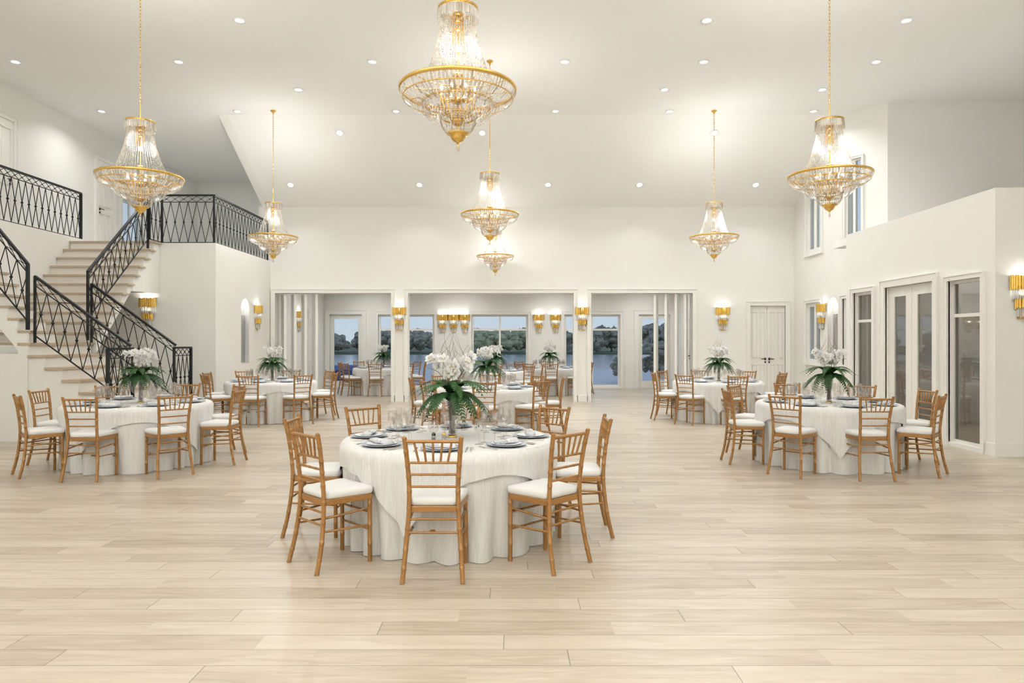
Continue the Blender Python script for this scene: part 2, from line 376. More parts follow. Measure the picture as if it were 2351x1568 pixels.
# windows and doors; local x along the wall, local -y towards the viewer
WN = [0]; DN = [0]
def window_unit(loc, rz, w_, z0, z1, cols=1, rail=None, fw=.045, mw=.05, depth=.06, glass='glass', cs=True, cw=.085, bottom=True, casing_z=None):
    WN[0] += 1; e = empty('window_%d' % WN[0], loc, rz); tag(e, kind='structure')
    x = w_/2; d0, d1 = depth, depth+.05
    m = MB(); m.box(-x, -x+fw, d0, d1, z0, z1); m.box(x-fw, x, d0, d1, z0, z1); m.box(-x+fw, x-fw, d0, d1, z0, z0+fw); m.box(-x+fw, x-fw, d0, d1, z1-fw, z1)
    m.build('window_frame', M['trim'], e)
    m = MB(); any_ = False
    for k in range(1, cols):
        xc = -x+w_*k/cols; m.box(xc-mw/2, xc+mw/2, d0+.003, d1-.003, z0+fw, z1-fw); any_ = True
    if rail: m.box(-x+fw, x-fw, d0+.006, d1-.006, rail-mw/2, rail+mw/2); any_ = True
    if any_: m.build('glazing_bar', M['trim'], e)
    MB().box(-x+fw*.6, x-fw*.6, d0+.02, d0+.028, z0+fw*.6, z1-fw*.6).build('window_pane', M[glass], e)
    if cs: casing(loc, rz, w_, (z0 if z0 > .3 else 0), z1, cw=cw, bottom=z0 > .3 and bottom)
    return e
def handle(mb, x, z, y, s):
    mb.lathe([(0.001,0),(.026,0),(.026,.01),(.001,.01)], 10, (0,0,0)) if False else None
    mb.tube([(x,y,z),(x,y-.045,z)], .011, 8); mb.tube([(x,y-.045,z),(x+s*.11,y-.045,z)], .009, 8)
    mb.box(x-.02, x+.02, y-.008, y, z-.03, z+.03)
    mb.box(x-.018, x+.018, y-.012, y, z-.10, z-.06)
def panel_leaf(e, x0, x1, z1, y, cols, hx, hs, split=(.95,1.12), hz=1.10, z0=0.0):
    leaf = MB().box(x0+.003, x1-.003, y, y+.045, z0+.008, z1-.004).build('door_leaf', M['door'], e)
    pm = MB(); ww = (x1-x0); g = .07; pw = (ww-g*(cols+1))/cols
    for k in range(cols):
        a = x0+g+k*(pw+g)
        for za, zb in ((z0+.16, z0+split[0]),(z0+split[1], z1-.16)):
            t_ = .012
            for q in ((a, a+pw, za, za+t_),(a, a+pw, zb-t_, zb),(a, a+t_, za, zb),(a+pw-t_, a+pw, za, zb)):
                pm.box(q[0], q[1], y-.020, y, q[2], q[3])
            pm.box(a+.035, a+pw-.035, y-.006, y, za+.035, zb-.035)
    pm.build('door_panel_moulding', M['door'], leaf)
    if hs:
        h = MB(); handle(h, hx, z0+hz, y, hs); tag(h.build('door_handle', M['black'], e), 'black lever handle')
def glass_leaf(e, x0, x1, z1, y, st=.12, top=.14, bot=.22, glass='glass', hx=None, hs=0):
    m = MB(); m.box(x0+.003, x0+st, y, y+.045, .01, z1-.004); m.box(x1-st, x1-.003, y, y+.045, .01, z1-.004)
    m.box(x0+st, x1-st, y, y+.045, .01, bot); m.box(x0+st, x1-st, y, y+.045, z1-top, z1-.004)
    leaf = m.build('door_leaf', M['door'], e)
    MB().box(x0+st-.01, x1-st+.01, y+.018, y+.026, bot-.01, z1-top+.01).build('glass_pane', M[glass], leaf)
    if hs:
        h = MB(); handle(h, hx, 1.08, y, hs); tag(h.build('door_handle', M['black'], e), 'black lever handle')
def door_root(loc, rz):
    DN[0] += 1; return tag(empty('door_%d' % DN[0], loc, rz), kind='structure')
# back wall double panelled door
e = door_root(((DB[0]+DB[1])/2, YB, 0), 0); hw = (DB[1]-DB[0])/2
panel_leaf(e, -hw, 0, 2.455, .04, 2, -.05, -1, hz=1.09); panel_leaf(e, 0, hw, 2.455, .04, 2, .05, 1, hz=1.09)
casing(((DB[0]+DB[1])/2, YB, 0), 0, DB[1]-DB[0], 0, 2.455, cw=.1)
# sunroom far wall
for i, (a, c_, z0, z1) in enumerate(FH):
    if i in (0, 4):
        e = door_root(((a+c_)/2, YF, 0), 0); glass_leaf(e, (a-c_)/2, (c_-a)/2, z1, .05, st=.13, top=.14, bot=.24)
        casing(((a+c_)/2, YF, 0), 0, c_-a, 0, z1, cw=.13)
    else:
        window_unit(((a+c_)/2, YF, 0), 0, c_-a, z0, z1, cols=2, rail=1.93, fw=.07, mw=.06, cw=.09)
# sunroom side doors
for X_, rz, y_ in ((XL-.005, pi/2, 21.2), (5.45, -pi/2, 21.2)):
    e = door_root((X_, y_, 0), rz); panel_leaf(e, -.42, .42, 2.4, -.02, 2, .34, -1); casing((X_, y_, 0), rz, .84, 0, 2.4, cw=.09)
# right wall windows
window_unit((XR, sum(LW)/2, 0), -pi/2, LW[1]-LW[0], 1.03, 2.47, cols=2, mw=.11, fw=.09, cw=.06, depth=.03)
window_unit((XR, sum(LW)/2, 0), -pi/2, LW[1]-LW[0], 3.66, 5.17, cols=2, mw=.14, fw=.11, cw=.05, depth=.03)
window_unit((XR, 14.5, 0), -pi/2, .8, 1.03, 2.47, cols=2, mw=.10, fw=.08, cw=.06, depth=.03)
sm = S0+SD*.215
window_unit((sm.x, sm.y, 0), SR, .37, 3.72, 5.46, cols=2, mw=.055, fw=.04, cw=.04, depth=.03, bottom=False)
# gallery doors and window on the outer left wall
for y_, wd, hz in ((12.88,.78,1.05),(16.26,.60,1.05)):
    e = door_root((XW, y_, 3.605), pi/2); panel_leaf(e, -wd/2, wd/2, 2.2, -.03, 2, -wd/2+.08 if y_ > 14 else wd/2-.10, 1 if y_ > 14 else -1, hz=hz)
    casing((XW, y_, 3.605), pi/2, wd, 0, 2.2, cw=.08, d=.045)
window_unit((XW, 17.475, 0), pi/2, .95, 3.75, 5.1, cols=2)
# glazed partition
yc = lambda p: (p[0]+p[1])/2
window_unit((XP, yc(PW1), 0), -pi/2, PW1[1]-PW1[0], .06, 2.45, rail=1.92, glass='tint', fw=.05, cw=.07, depth=.05)
window_unit((XP, yc(PW2), 0), -pi/2, PW2[1]-PW2[0], .06, 2.43, rail=1.92, glass='tint', fw=.045, cw=.06, depth=.05)
e = door_root((XP, yc(PD), 0), -pi/2); hw = (PD[1]-PD[0])/2
glass_leaf(e, -hw, 0, 2.47, .06, st=.17, top=.17, bot=.30, glass='tint'); glass_leaf(e, 0, hw, 2.47, .06, st=.15, top=.17, bot=.30, glass='tint')
casing((XP, yc(PD), 0), -pi/2, PD[1]-PD[0], 0, 2.47, cw=.11)
# niche mirrors
tag(MB().box(XL-.109, XL-.095, NL[0]+.04, NL[1]-.01, NZ[0]+.02, 2.15).build('niche_mirror', M['mirror']), 'tall narrow mirror inside the arched niche on the left side wall', 'mirror')
tag(MB().box(XR+.095, XR+.109, NR[0]+.02, NR[1]-.06, NZ[0]+.02, 2.16).build('niche_mirror', M['mirror']), 'tall narrow mirror inside the arched niche on the right side wall', 'mirror')
# folding door leaves stacked at the outer ends of the two side openings
def stack_leaf(x, ang, mirror, label):
    e = empty('folding_door_leaf', (x, YB+.06, 0), ang)
    m = MB(); m.box(-.03,.03,0,.07,0.01,2.765); m.box(-.03,.03,.42,.49,.01,2.765); m.box(-.03,.03,.07,.42,.01,.2); m.box(-.03,.03,.07,.42,2.6,2.765)
    m.build('leaf_frame', M['trim'], e)
    MB().box(-.018,.018,.07,.42,.2,2.6).build('leaf_panel', M['door'], e)
    tag(e, label, 'folding door', 'folding door leaves parked in the left opening' if mirror else 'folding door leaves parked in the right opening')
ordl = ['outermost', 'second from the outer end', 'second from the inner end', 'innermost']
for i, x in enumerate((-5.83,-5.57,-5.30,-5.02)):
    stack_leaf(x, radians(27), True, 'cream folding door leaf in the left opening, %s' % ordl[i])
for i, x in enumerate((4.45,4.21,3.95,3.67)):
    stack_leaf(x, -radians(19), False, 'cream folding door leaf in the right opening, %s' % ordl[i])

# ------------------------------------------------------------------ staircase
RS = 0.19; ZL = 1.52
st = tag(empty('staircase', (-7.43, 10.5, 0)), 'pale marble staircase turning at a landing and rising to the gallery', 'staircase')
def at(o, mb_name, mb, m, label=None):
    mb.v = [(a+7.43, b_-10.5, c_) for a, b_, c_ in mb.v]; r = mb.build(mb_name, m, o)
    if label: tag(r, label)
    return r
SY0, SY1 = 10.5, 12.03
body = MB()
poly = [(-7.62,0),(-7.62,1.48)] ; x = -7.45
poly.append((x, 1.48)); z = ZL-RS
for i in range(7):
    poly.append((x, z-.04)); x += .262; poly.append((x, z-.04)); z -= RS
poly.append((x, 0))
body.prism(poly, 'y', SY0+.02, SY1)
body.box(-9.08,-7.62,SY0+.02,11.10,0,1.35); body.box(-9.08,-7.62,11.10,SY1,0,1.48)
at(st, 'stair_base', body, M['wall'])
lm = MB(); lm.box(-7.60,-7.40,SY0-.015,11.10,1.48,ZL); lm.box(-9.08,-7.40,11.10,12.07,1.48,ZL); at(st, 'landing', lm, M['tread'])
x = -7.43
for i in range(7):
    zt = ZL-RS*(i+1)
    at(st, 'riser', MB().box(x-.02, x, SY0, SY1+.01, zt, zt+RS-.04), M['riser'])
    at(st, 'tread', MB().box(x-.02, x+.262+.02, SY0-.015, SY1+.02, zt-.04, zt), M['tread'])
    x += .262
# upper flight
for k in range(1, 12):
    zt = 3.6-RS*(k-1); yn = 14.0-.195*(k-1)
    at(st, 'riser', MB().box(-9.08,-7.36,yn+.02,yn+.04,zt-RS,zt-.035), M['riser'])
    at(st, 'tread', MB().box(-9.08,-7.31,yn-.01,yn+.215 if k > 1 else yn+.26,zt-.035,zt), M['tread'])
poly = [(12.09,1.34),(13.20,2.52),(14.255,2.54),(14.255,3.565)]
for k in range(1, 11):
    zt = 3.6-RS*(k-1)-.035; yn = 14.0-.195*(k-1)+.04
    poly.append((yn, zt)); poly.append((yn, zt-RS))
poly.append((12.09, poly[-1][1]))
at(st, 'flight_soffit', MB().prism(poly, 'x', -9.08, -7.36), M['trim'])
# flight rising to the left from the landing
LN = 6; RX = .155
for i in range(1, LN+1):
    xn = -7.43-RX*(i-1); zt = ZL+RS*i
    at(st, 'riser', MB().box(xn-.02, xn, SY0, 11.1, zt-RS, zt-.035), M['riser'])
    at(st, 'tread', MB().box(xn-RX-.01 if i < LN else -9.08, xn+.025, SY0-.015, 11.12, zt-.035, zt), M['tread'])
poly = [(-7.45,1.35),(-7.55,1.35)]; xe = -9.08
poly.append((xe, 1.35+(-7.55-xe)*1.19)); poly.append((xe, ZL+RS*LN-.035)); 
for i in range(LN, 0, -1):
    xn = -7.43-RX*(i-1)-.02; zt = ZL+RS*i-.035; poly.append((xn, zt)); poly.append((xn, zt-RS))
# keep soffit under the top tread
poly[2] = (xe, poly[3][1]-.12); poly.insert(2, (-7.55-(poly[2][1]-1.35)/1.19, poly[2][1]))
at(st, 'flight_side', MB().prism(poly, 'y', SY0-.004, 11.095), M['trim'])
struct('wall_stair_front', MB().box(XW, -7.45, SY0, SY0+.02, 0, 1.35), M['wall'])

# railings: panel pattern laid along a polyline
def rail_run(root, pts, h=.93, top_w=.05, pitch=.185, ends=(True, True), post_h=None, bot=0.0):
    """pts: list of base points (x,y,z); verticals stay vertical, sloped runs shear"""
    V = [Vector(p) for p in pts]
    tr_, mr_, br_ = MB(), MB(), MB(); lat = MB()
    up = Vector((0,0,1))
    for i in range(len(V)-1):
        a, b_ = V[i], V[i+1]
        tr_.bar(a+up*h, b_+up*h, top_w, .035)
        mr_.bar(a+up*(h-.14), b_+up*(h-.14), .016, .014)
        br_.bar(a+up*(bot+.012), b_+up*(bot+.012), .018, .018)
        L_ = (b_-a); Lh = sqrt(L_.x**2+L_.y**2); n = max(1, round(Lh/pitch))
        lo, hi = bot+.02, h-.14
        mid = (lo+hi)/2
        for k in range(n):
            p0 = a+L_*(k/n); p1 = a+L_*((k+1)/n); pm_ = a+L_*((k+.5)/n)
            lat.bar(p0+up*lo, p1+up*hi, .010); lat.bar(p0+up*hi, p1+up*lo, .010)
            lat.sph(pm_+up*mid, .024, 8, 5, 1.0)
            for hh in (lo, hi): lat.sph(p1+up*hh, .010, 6, 4)
            lat.bar(p0+up*(h-.135), p1+up*(h-.02), .008); lat.bar(p0+up*(h-.02), p1+up*(h-.135), .008)
            lat.sph(pm_+up*(h-.078), .014, 6, 4)
    tr_.build('handrail', M['iron'], root); mr_.build('upper_rail', M['iron'], root); br_.build('lower_rail', M['iron'], root)
    lat.build('diamond_lattice', M['iron'], root)
def post(root, p, h, drop=.08, w=.036):
    x, y, z = p; MB().box(x-w/2, x+w/2, y-w/2, y+w/2, z-drop, z+h).build('post', M['iron'], root)
r = tag(empty('gallery_railing'), 'black iron railing with diamond lattice around the balcony corner', 'railing')
rail_run(r, [(-7.33,13.8,3.6),(-7.33,14.30,3.6),(-6.24,14.30,3.6),(-6.24,17.42,3.6)], h=1.0)
for p in ((-7.33,13.8,3.6),(-7.33,14.30,3.6),(-6.24,14.30,3.6),(-6.24,17.42,3.6)): post(r, p, 1.0, 0.0)
r = tag(empty('gallery_railing'), 'black iron railing of the side gallery high on the left wall', 'railing')
rail_run(r, [(-9.12,8.6,3.7),(-9.12,14.44,3.7)], h=.97)
for p in ((-9.12,8.6,3.7),(-9.12,14.44,3.7)): post(r, p, .97, .0, .045)
r = tag(empty('stair_railing'), 'black iron railing climbing the right side of the upper flight', 'railing')
rail_run(r, [(-7.35,11.83,1.92),(-7.35,13.78,3.60)], h=.83)
post(r, (-7.35,11.83,1.92), .83, .36); post(r, (-7.35,13.78,3.60), .83, .18)
r = tag(empty('stair_railing'), 'black iron railing on the flight leaving the photo on the left', 'railing')
rail_run(r, [(-7.49,10.56,1.84),(-8.35,10.56,1.84+.86*1.2)], h=.90)
post(r, (-7.49,10.56,1.84), .90, .12, .042); post(r, (-8.35,10.56,2.872), .90, .10)
sl = -RS/.262
r = tag(empty('stair_railing'), 'black iron railing on the near side of the lower flight', 'railing')
xa, xb = -7.38, -5.90
rail_run(r, [(xa,10.56,1.62),(xb,10.56,1.62+(xb-xa)*sl)], h=.93)
rail_run(r, [(xb,10.62,.50),(xb-.02,10.0,.50)], h=.93, pitch=.155); 
post(r, (xa,10.56,1.62), .93, .10, .03); post(r, (xb,10.62,.50), .93, .49); post(r, (xb-.02,10.0,.50), .93, .498, .042)
r = tag(empty('stair_railing'), 'black iron railing on the far side of the lower flight', 'railing')
rail_run(r, [(xa,11.98,1.62),(xb,11.98,1.62+(xb-xa)*sl)], h=.93)
rail_run(r, [(xb,11.92,.50),(xb+.02,12.5,.50)], h=.93, pitch=.155)
post(r, (xa,11.98,1.62), .93, .10, .03); post(r, (xb,11.92,.50), .93, .49); post(r, (xb+.02,12.5,.50), .93, .498, .042)

# ------------------------------------------------------------------ recessed lights
def make_down():
    e = empty('recessed_light')
    MB().lathe([(.062,-.002),(.095,-.002),(.095,-.012),(.066,-.014),(.062,-.002)], 24).build('trim_ring', M['white'], e)
    MB().lathe([(.001,-.004),(.064,-.004)], 24).build('lens', M['lens'], e)
    lamp('downlight_or_fill_lamp', 'AREA', (0,0,-.02), DOWN_W, WARM, e, shape='DISK', size=.13, spread=radians(140))
    return e
dproto = make_down(); first = [True]
def put_down(x, y, z, rx=0.0, label=''):
    e = dproto if first[0] else dup(dproto)
    first[0] = False
    e.location = (x, y, z); e.rotation_euler = (rx, 0, 0)
    tag(e, label, 'ceiling light', 'recessed ceiling downlights')
rows = [(10.47,[-4.178,-.838,2.989,6.049],'nearest visible row'),(12.02,[-8.744,-5.869,-2.457,.932,3.377,6.414],'second row from the camera'),
        (13.35,[-4.176,2.984,6.067],'third row from the camera'),(14.60,[-8.78,-5.868,-2.479,.929,3.375,6.447],'last row on the flat ceiling')]
nth = ['first','second','third','fourth','fifth','sixth']
for y_, xs, nm in rows:
    for i, x in enumerate(xs): put_down(x, y_, ZC, 0, 'recessed ceiling light, %s from the left in the %s' % (nth[i], nm))
ang = math.atan(.5606)
for y_, z_, xs, nm in ((15.30,6.217,[-3.861,-.669,4.535],'upper row on the sloped ceiling'),(16.77,5.392,[-5.442,-2.274,.883,3.13,5.987],'lower row on the sloped ceiling')):
    for i, x in enumerate(xs): put_down(x, y_, z_, -ang, 'recessed ceiling light, %s from the left in the %s' % (nth[i], nm))
# unseen downlights added above and behind the camera to light the near hall
for y_ in (7.6, 4.6, 1.6, -1.4, -3.8):
    for x in (-7.4,-4.2,-0.9,2.9,6.2):
        lamp('downlight_or_fill_lamp', 'AREA', (x, y_, ZC-.02), DOWN_W*.36, WARM, None, shape='DISK', size=.16, spread=radians(175))
# unseen fill lamps added over and behind the camera to brighten ceiling and walls
for x, y_ in ((-4.78,2.6),(4.12,2.6),(-4.78,-2.8),(4.12,-2.8),(-.4,-1.2)):
    lamp('chandelier_or_fill_lamp', 'POINT', (x, y_, 3.95), 8, (1,.985,.965), None, shadow_soft_size=.3)
    u_ = lamp('chandelier_up_fill', 'AREA', (x, y_, 4.4), 100 if y_ > 0 else 230, (.98,1.0,.985), None, shape='DISK', size=.3, spread=radians(178)); u_.rotation_euler = (pi,0,0)
for x in (-4.6,-1.6,1.4,4.2):
    for y_ in (19.0, 21.2): lamp('sunroom_lamp', 'AREA', (x, y_, 3.38), 14, (.98,1.0,.98), None, shape='DISK', size=.16, spread=radians(160))
for x, y_ in ((8.6,10.3),(8.6,12.1)): lamp('partition_room_fill', 'AREA', (x, y_, 3.43), 15.0, (1,.985,.965), None, shape='DISK', size=.16)  # fill added inside the glazed room to brighten what shows through its glass
lamp('gallery_fill', 'AREA', (-7.9, 18.8, ZC-.03), 12, (.98,1.0,.98), None, shape='DISK', size=.2)  # fill added above the gallery, which has no lamp of its own

# ------------------------------------------------------------------ chandelier (origin at the rim plane)
def ring_prisms(mb, r0, z0, r1, z1, n, w, tk=.006, jitter=0.0):
    """n faceted crystal bars leaning between two circles"""
    for k in range(n):
        t = 2*pi*(k+.5)/n; ca, sa = cos(t), sin(t)
        jz = random.uniform(-jitter, jitter)
        A = Vector((r0*ca, r0*sa, z0+jz)); B = Vector((r1*ca, r1*sa, z1+jz)); tg = Vector((-sa, ca, 0)); rd = Vector((ca, sa, 0))
        m_ = A.lerp(B, .12); n_ = A.lerp(B, .88)
        vs = [A, m_+tg*w/2, m_+rd*tk, m_-tg*w/2, m_-rd*tk, n_+tg*w/2, n_+rd*tk, n_-tg*w/2, n_-rd*tk, B]
        fs = [(0,1,2),(0,2,3),(0,3,4),(0,4,1)]+[(1,5,6,2),(2,6,7,3),(3,7,8,4),(4,8,5,1)]+[(9,6,5),(9,7,6),(9,8,7),(9,5,8)]
        mb.add(vs, fs)
def bead(mb, c, r):
    x, y, z = c
    mb.add([(x+r,y,z),(x-r,y,z),(x,y+r,z),(x,y-r,z),(x,y,z+r*1.15),(x,y,z-r*1.15)],
           [(0,2,4),(2,1,4),(1,3,4),(3,0,4),(2,0,5),(1,2,5),(3,1,5),(0,3,5)])
def make_chand():
    e = empty('crystal_chandelier')
    prof = [(.70,.135),(.575,.146),(.38,.186),(.20,.245),(.09,.29),(.005,.345)]
    def body_r(z):
        for (za, ra), (zb, rb) in zip(prof, prof[1:]):
            if zb <= z <= za: return ra+(rb-ra)*(za-z)/(za-zb)
        return prof[-1][1]
    gr = MB(); gr.lathe([(.158,.695),(.178,.695),(.178,.712),(.158,.712),(.158,.695)], 40); gr.build('crown_ring', M['gold'], e)
    m = MB(); ring_prisms(m, .172,.70,.180,.592,46,.020,.006,.004); ring_prisms(m, .150,.70,.150,.62,36,.012,.005); 
    tag(m.build('crown_crystals', M['crystal'], e), kind='stuff')
    m = MB()
    for k in range(54):
        t = 2*pi*k/54; n = 40
        for j in range(n):
            z = .69-(.685)*j/(n-1); rr = body_r(z); bead(m, (rr*cos(t), rr*sin(t), z), .0068)
    tag(m.build('bead_strands', M['beads'], e), kind='stuff')
    m = MB(); m.tube([(0,0,.93),(0,0,-.52)], .008, 8)
    for z, rr in ((.66,.05),(.60,.04),(.52,.035),(.12,.05),(-.10,.06),(-.30,.05),(-.44,.035)): m.sph((0,0,z), rr, 12, 6, .5)
    for k in range(12):
        t = 2*pi*k/12; m.tube([(.045*cos(t),.045*sin(t),.67),(.05*cos(t),.05*sin(t),.40)], .003, 4)
    for k in range(10):
        t = 2*pi*k/10; m.tube([(.02*cos(t),.02*sin(t),-.08),(.10*cos(t),.10*sin(t),-.10),(.155*cos(t),.155*sin(t),-.06),(.155*cos(t),.155*sin(t),-.03)], .006, 5)
        m.tube([(.02*cos(t),.02*sin(t),.02),(.28*cos(t),.28*sin(t),-.02),(.49*cos(t),.49*sin(t),.0)], .005, 4)
    m.build('gold_frame', M['gold'], e)
    m = MB(); m.lathe([(.495,.006),(.515,.006),(.519,.0),(.515,-.024),(.500,-.024),(.495,.006)], 72); m.build('rim_ring', M['gold'], e)
    m = MB()
    ring_prisms(m, .507,-.02,.480,-.085,92,.021,.006); ring_prisms(m, .485,-.09,.41,-.145,84,.020,.006); ring_prisms(m, .41,-.148,.325,-.180,70,.018,.005)
    ring_prisms(m, .30,-.075,.30,-.135,60,.012,.004)
    tag(m.build('upper_bowl_crystals', M['crystal'], e), kind='stuff')
    m = MB(); m.lathe([(.305,-.118),(.318,-.118),(.318,-.134),(.305,-.134),(.305,-.118)], 56)
    m.lathe([(.478,-.083),(.486,-.083),(.486,-.091),(.478,-.091),(.478,-.083)], 56)
    for k in range(16):
        t = 2*pi*k/16; m.tube([(.16*cos(t),.16*sin(t),-.05),(.14*cos(t),.14*sin(t),-.16)], .006, 4)
    m.build('middle_ring', M['gold'], e)
    m = MB(); ring_prisms(m, .312,-.135,.298,-.200,58,.017,.005); ring_prisms(m, .298,-.205,.255,-.262,52,.017,.005); ring_prisms(m, .255,-.262,.195,-.295,42,.015,.005); ring_prisms(m,.17,-.20,.16,-.26,36,.01,.004)
    tag(m.build('middle_bowl_crystals', M['crystal'], e), kind='stuff')
    m = MB(); m.lathe([(.140,-.245),(.152,-.245),(.152,-.258),(.140,-.258),(.140,-.245)], 40)
    m.lathe([(.10,-.215),(.125,-.215),(.125,-.225),(.10,-.225),(.10,-.215)], 30); m.lathe([(.001,-.27),(.06,-.275),(.065,-.30),(.001,-.30)], 20)
    m.build('lower_ring', M['gold'], e)
    m = MB(); ring_prisms(m, .155,-.262,.148,-.315,34,.015,.005); ring_prisms(m, .148,-.318,.122,-.365,32,.014,.005); ring_prisms(m, .122,-.365,.09,-.395,26,.012,.004)
    tag(m.build('lower_bowl_crystals', M['crystal'], e), kind='stuff')
    m = MB(); m.lathe([(.001,-.385),(.098,-.385),(.098,-.396),(.070,-.402),(.064,-.425),(.045,-.452),(.014,-.468),(.006,-.49),(.001,-.492)], 28); m.build('finial', M['gold'], e)
    m = MB(); m.lathe([(.001,-.492),(.010,-.505),(.017,-.525),(.010,-.545),(.001,-.552)], 8, smooth=False); m.build('crystal_drop', M['crystal'], e)
    for k in range(8):
        t = 2*pi*k/8+.2; MB().sph((.155*cos(t), .155*sin(t), -.012), .014, 8, 5, 1.6).build('bulb', M['bulb'], e)
    MB().sph((0,0,.36), .022, 10, 6, 1.5).build('bulb', M['bulb'], e)
    u_ = lamp('chandelier_up_fill', 'AREA', (0,0,.73), UP_W, (.98,1.0,.985), e, shape='DISK', size=.26, spread=radians(178)); u_.rotation_euler = (pi,0,0)  # upward fill added at the crown to brighten the ceiling
    lamp('chandelier_or_fill_lamp', 'POINT', (0,0,.30), CHAND_W, (1,.985,.965), e, shadow_soft_size=.12)
    return e
def chain(root, z1):
    m = MB(); z = .93; k = 0; L_ = .050
    while z < z1-.10:
        pts = []
        for q in range(9):
            t = 2*pi*q/8; a = .011*sin(t); b_ = L_/2*1.12*cos(t)
            pts.append((a, 0, z+L_/2+b_) if k % 2 else (0, a, z+L_/2+b_))
        m.tube(pts, .0035, 4, cap=False); z += L_*.86; k += 1
    m.tube([(0,0,z),(0,0,z1-.06)], .004, 5)
    m.build('chain', M['gold'], root)
    MB().lathe([(.001,z1),(.060,z1),(.060,z1-.012),(.040,z1-.030),(.012,z1-.055),(.012,z1-.075),(.001,z1-.075)], 24).build('ceiling_canopy', M['gold'], root)
cproto = make_chand()
CH = [(-.475,6.0,3.755,1.0,'large crystal chandelier hanging nearest, above the front table'),
      (-4.78,8.78,3.66,1.0,'crystal chandelier hanging on a long chain before the staircase'),
      (4.12,8.86,3.70,1.0,'crystal chandelier hanging above the right table by the glass doors'),
      (-5.10,14.58,3.78,1.0,'crystal chandelier hanging at the far left beside the balcony'),
      (-.39,12.0,3.78,1.0,'crystal chandelier in the middle directly behind the nearest one'),
      (4.315,14.58,3.78,1.0,'crystal chandelier hanging at the far right before the back wall'),
      (-.415,16.90,3.66,.90,'smallest looking chandelier in the middle, nearest the back wall')]
chs = [cproto]+[dup(cproto) for _ in CH[1:]]
for k_ in KIDS[chs[-1].name]:
    if k_.type == 'LIGHT' and k_.name.startswith('chandelier_up'): k_.data = k_.data.copy(); k_.data.energy = UP_W*.15
for o, (x, y, z, s, lb) in zip(chs, CH):
    o.location = (x, y, z); o.scale = (s,s,s); o.rotation_euler = (0,0,x)
    zc = ZC if y < YE else ZC-.5606*(y-YE)
    chain(o, (zc-z)/s); tag(o, lb, 'chandelier', 'crystal chandeliers')

# ------------------------------------------------------------------ wall sconces (wall plane y=0, light towards -y, origin at its centre)
def make_sconce():
    e = empty('wall_sconce')
    MB().box(-.07,.07,-.012,0,-.26,.30).build('back_plate', M['gold'], e)
    def tier(name, w_, d, z0, z1, n, rr, m_, jit, fl=False):
        m = MB()
        for k in range(n):
            t = pi*k/(n-1); x = -w_*cos(t); y = -.015-d*sin(t); a = random.uniform(-jit, jit); b_ = random.uniform(-jit, jit)
            if fl: m.box(x-rr, x+rr, y-rr*.6, y+rr*.6, z0+a, z1+b_)
            else: m.tube([(x,y,z0+a),(x,y,z1+b_)], rr, 7)
        return m.build(name, M[m_], e)
    tier('upper_gold_tier', .165, .10, .135, .325, 15, .0185, 'gold2', .010)
    tag(tier('upper_crystal_rods', .140, .085, .0, .15, 15, .012, 'rod', .012), 'clear crystal rods')
    tier('lower_gold_tier', .100, .075, -.12, .055, 10, .016, 'gold2', .010)
    tag(tier('lower_crystal_rods', .080, .06, -.245, -.10, 10, .010, 'rod', .018), 'clear crystal rods')
    MB().sph((0,-.05,.25), .020, 8, 5).build('bulb', M['sbulb'], e); MB().sph((0,-.04,.06), .012, 8, 5).build('bulb', M['sbulb'], e)
    lamp('sconce_lamp', 'POINT', (0,-.06,.30), SCONCE_W, (1,.97,.91), e, shadow_soft_size=.02)
    lamp('sconce_lamp', 'POINT', (0,-.05,.09), SCONCE_W*.35, (1,.97,.91), e, shadow_soft_size=.02)
    return e
sp = make_sconce()
for q_ in ((XL-.05, sum(NL)/2, 2.44), (XR+.05, sum(NR)/2, 2.44)): lamp('niche_lamp', 'POINT', q_, 1.3, (.98,1.0,.985), None, shadow_soft_size=.02)
SCN = [(-2.885,YB-.003,2.09,0,'gold and crystal wall sconce on the pillar left of the middle opening'),
       (1.795,YB-.003,2.09,0,'gold and crystal wall sconce on the pillar right of the middle opening'),
       (5.396,YB-.003,2.09,0,'gold and crystal wall sconce between the right opening and panelled door'),
       (XL+.003,16.55,2.09,pi/2,'gold and crystal wall sconce beside the arched niche on the left'),
       (-7.60,14.257,2.12,0,'gold and crystal wall sconce under the staircase'),
       (XR-.003,15.86,2.09,-pi/2,'gold and crystal wall sconce beside the arched niche on the right'),
       (6.83,YP0-.003,2.10,0,'gold and crystal wall sconce cut by the right edge of the photo'),
       (XL-.002,19.8,2.09,pi/2,'gold and crystal sconce seen between the left folding door leaves'),
       (-2.285,YF-.003,2.10,0,'leftmost of three sconces in a row on the sunroom wall'),
       (-1.92,YF-.003,2.10,0,'middle one of three sconces in a row on the sunroom wall'),
       (-1.555,YF-.003,2.10,0,'rightmost of three sconces in a row on the sunroom wall'),
       (.881,YF-.003,2.10,0,'left one of the sconce pair right of the middle sunroom window'),
       (1.425,YF-.003,2.10,0,'right one of the sconce pair right of the middle sunroom window')]
sc_ = [sp]+[dup(sp) for _ in SCN[1:]]
for o, (x, y, z, rz, lb) in zip(sc_, SCN):
    o.location = (x, y, z); o.rotation_euler = (0,0,rz); tag(o, lb, 'wall sconce', 'gold and crystal wall sconces')

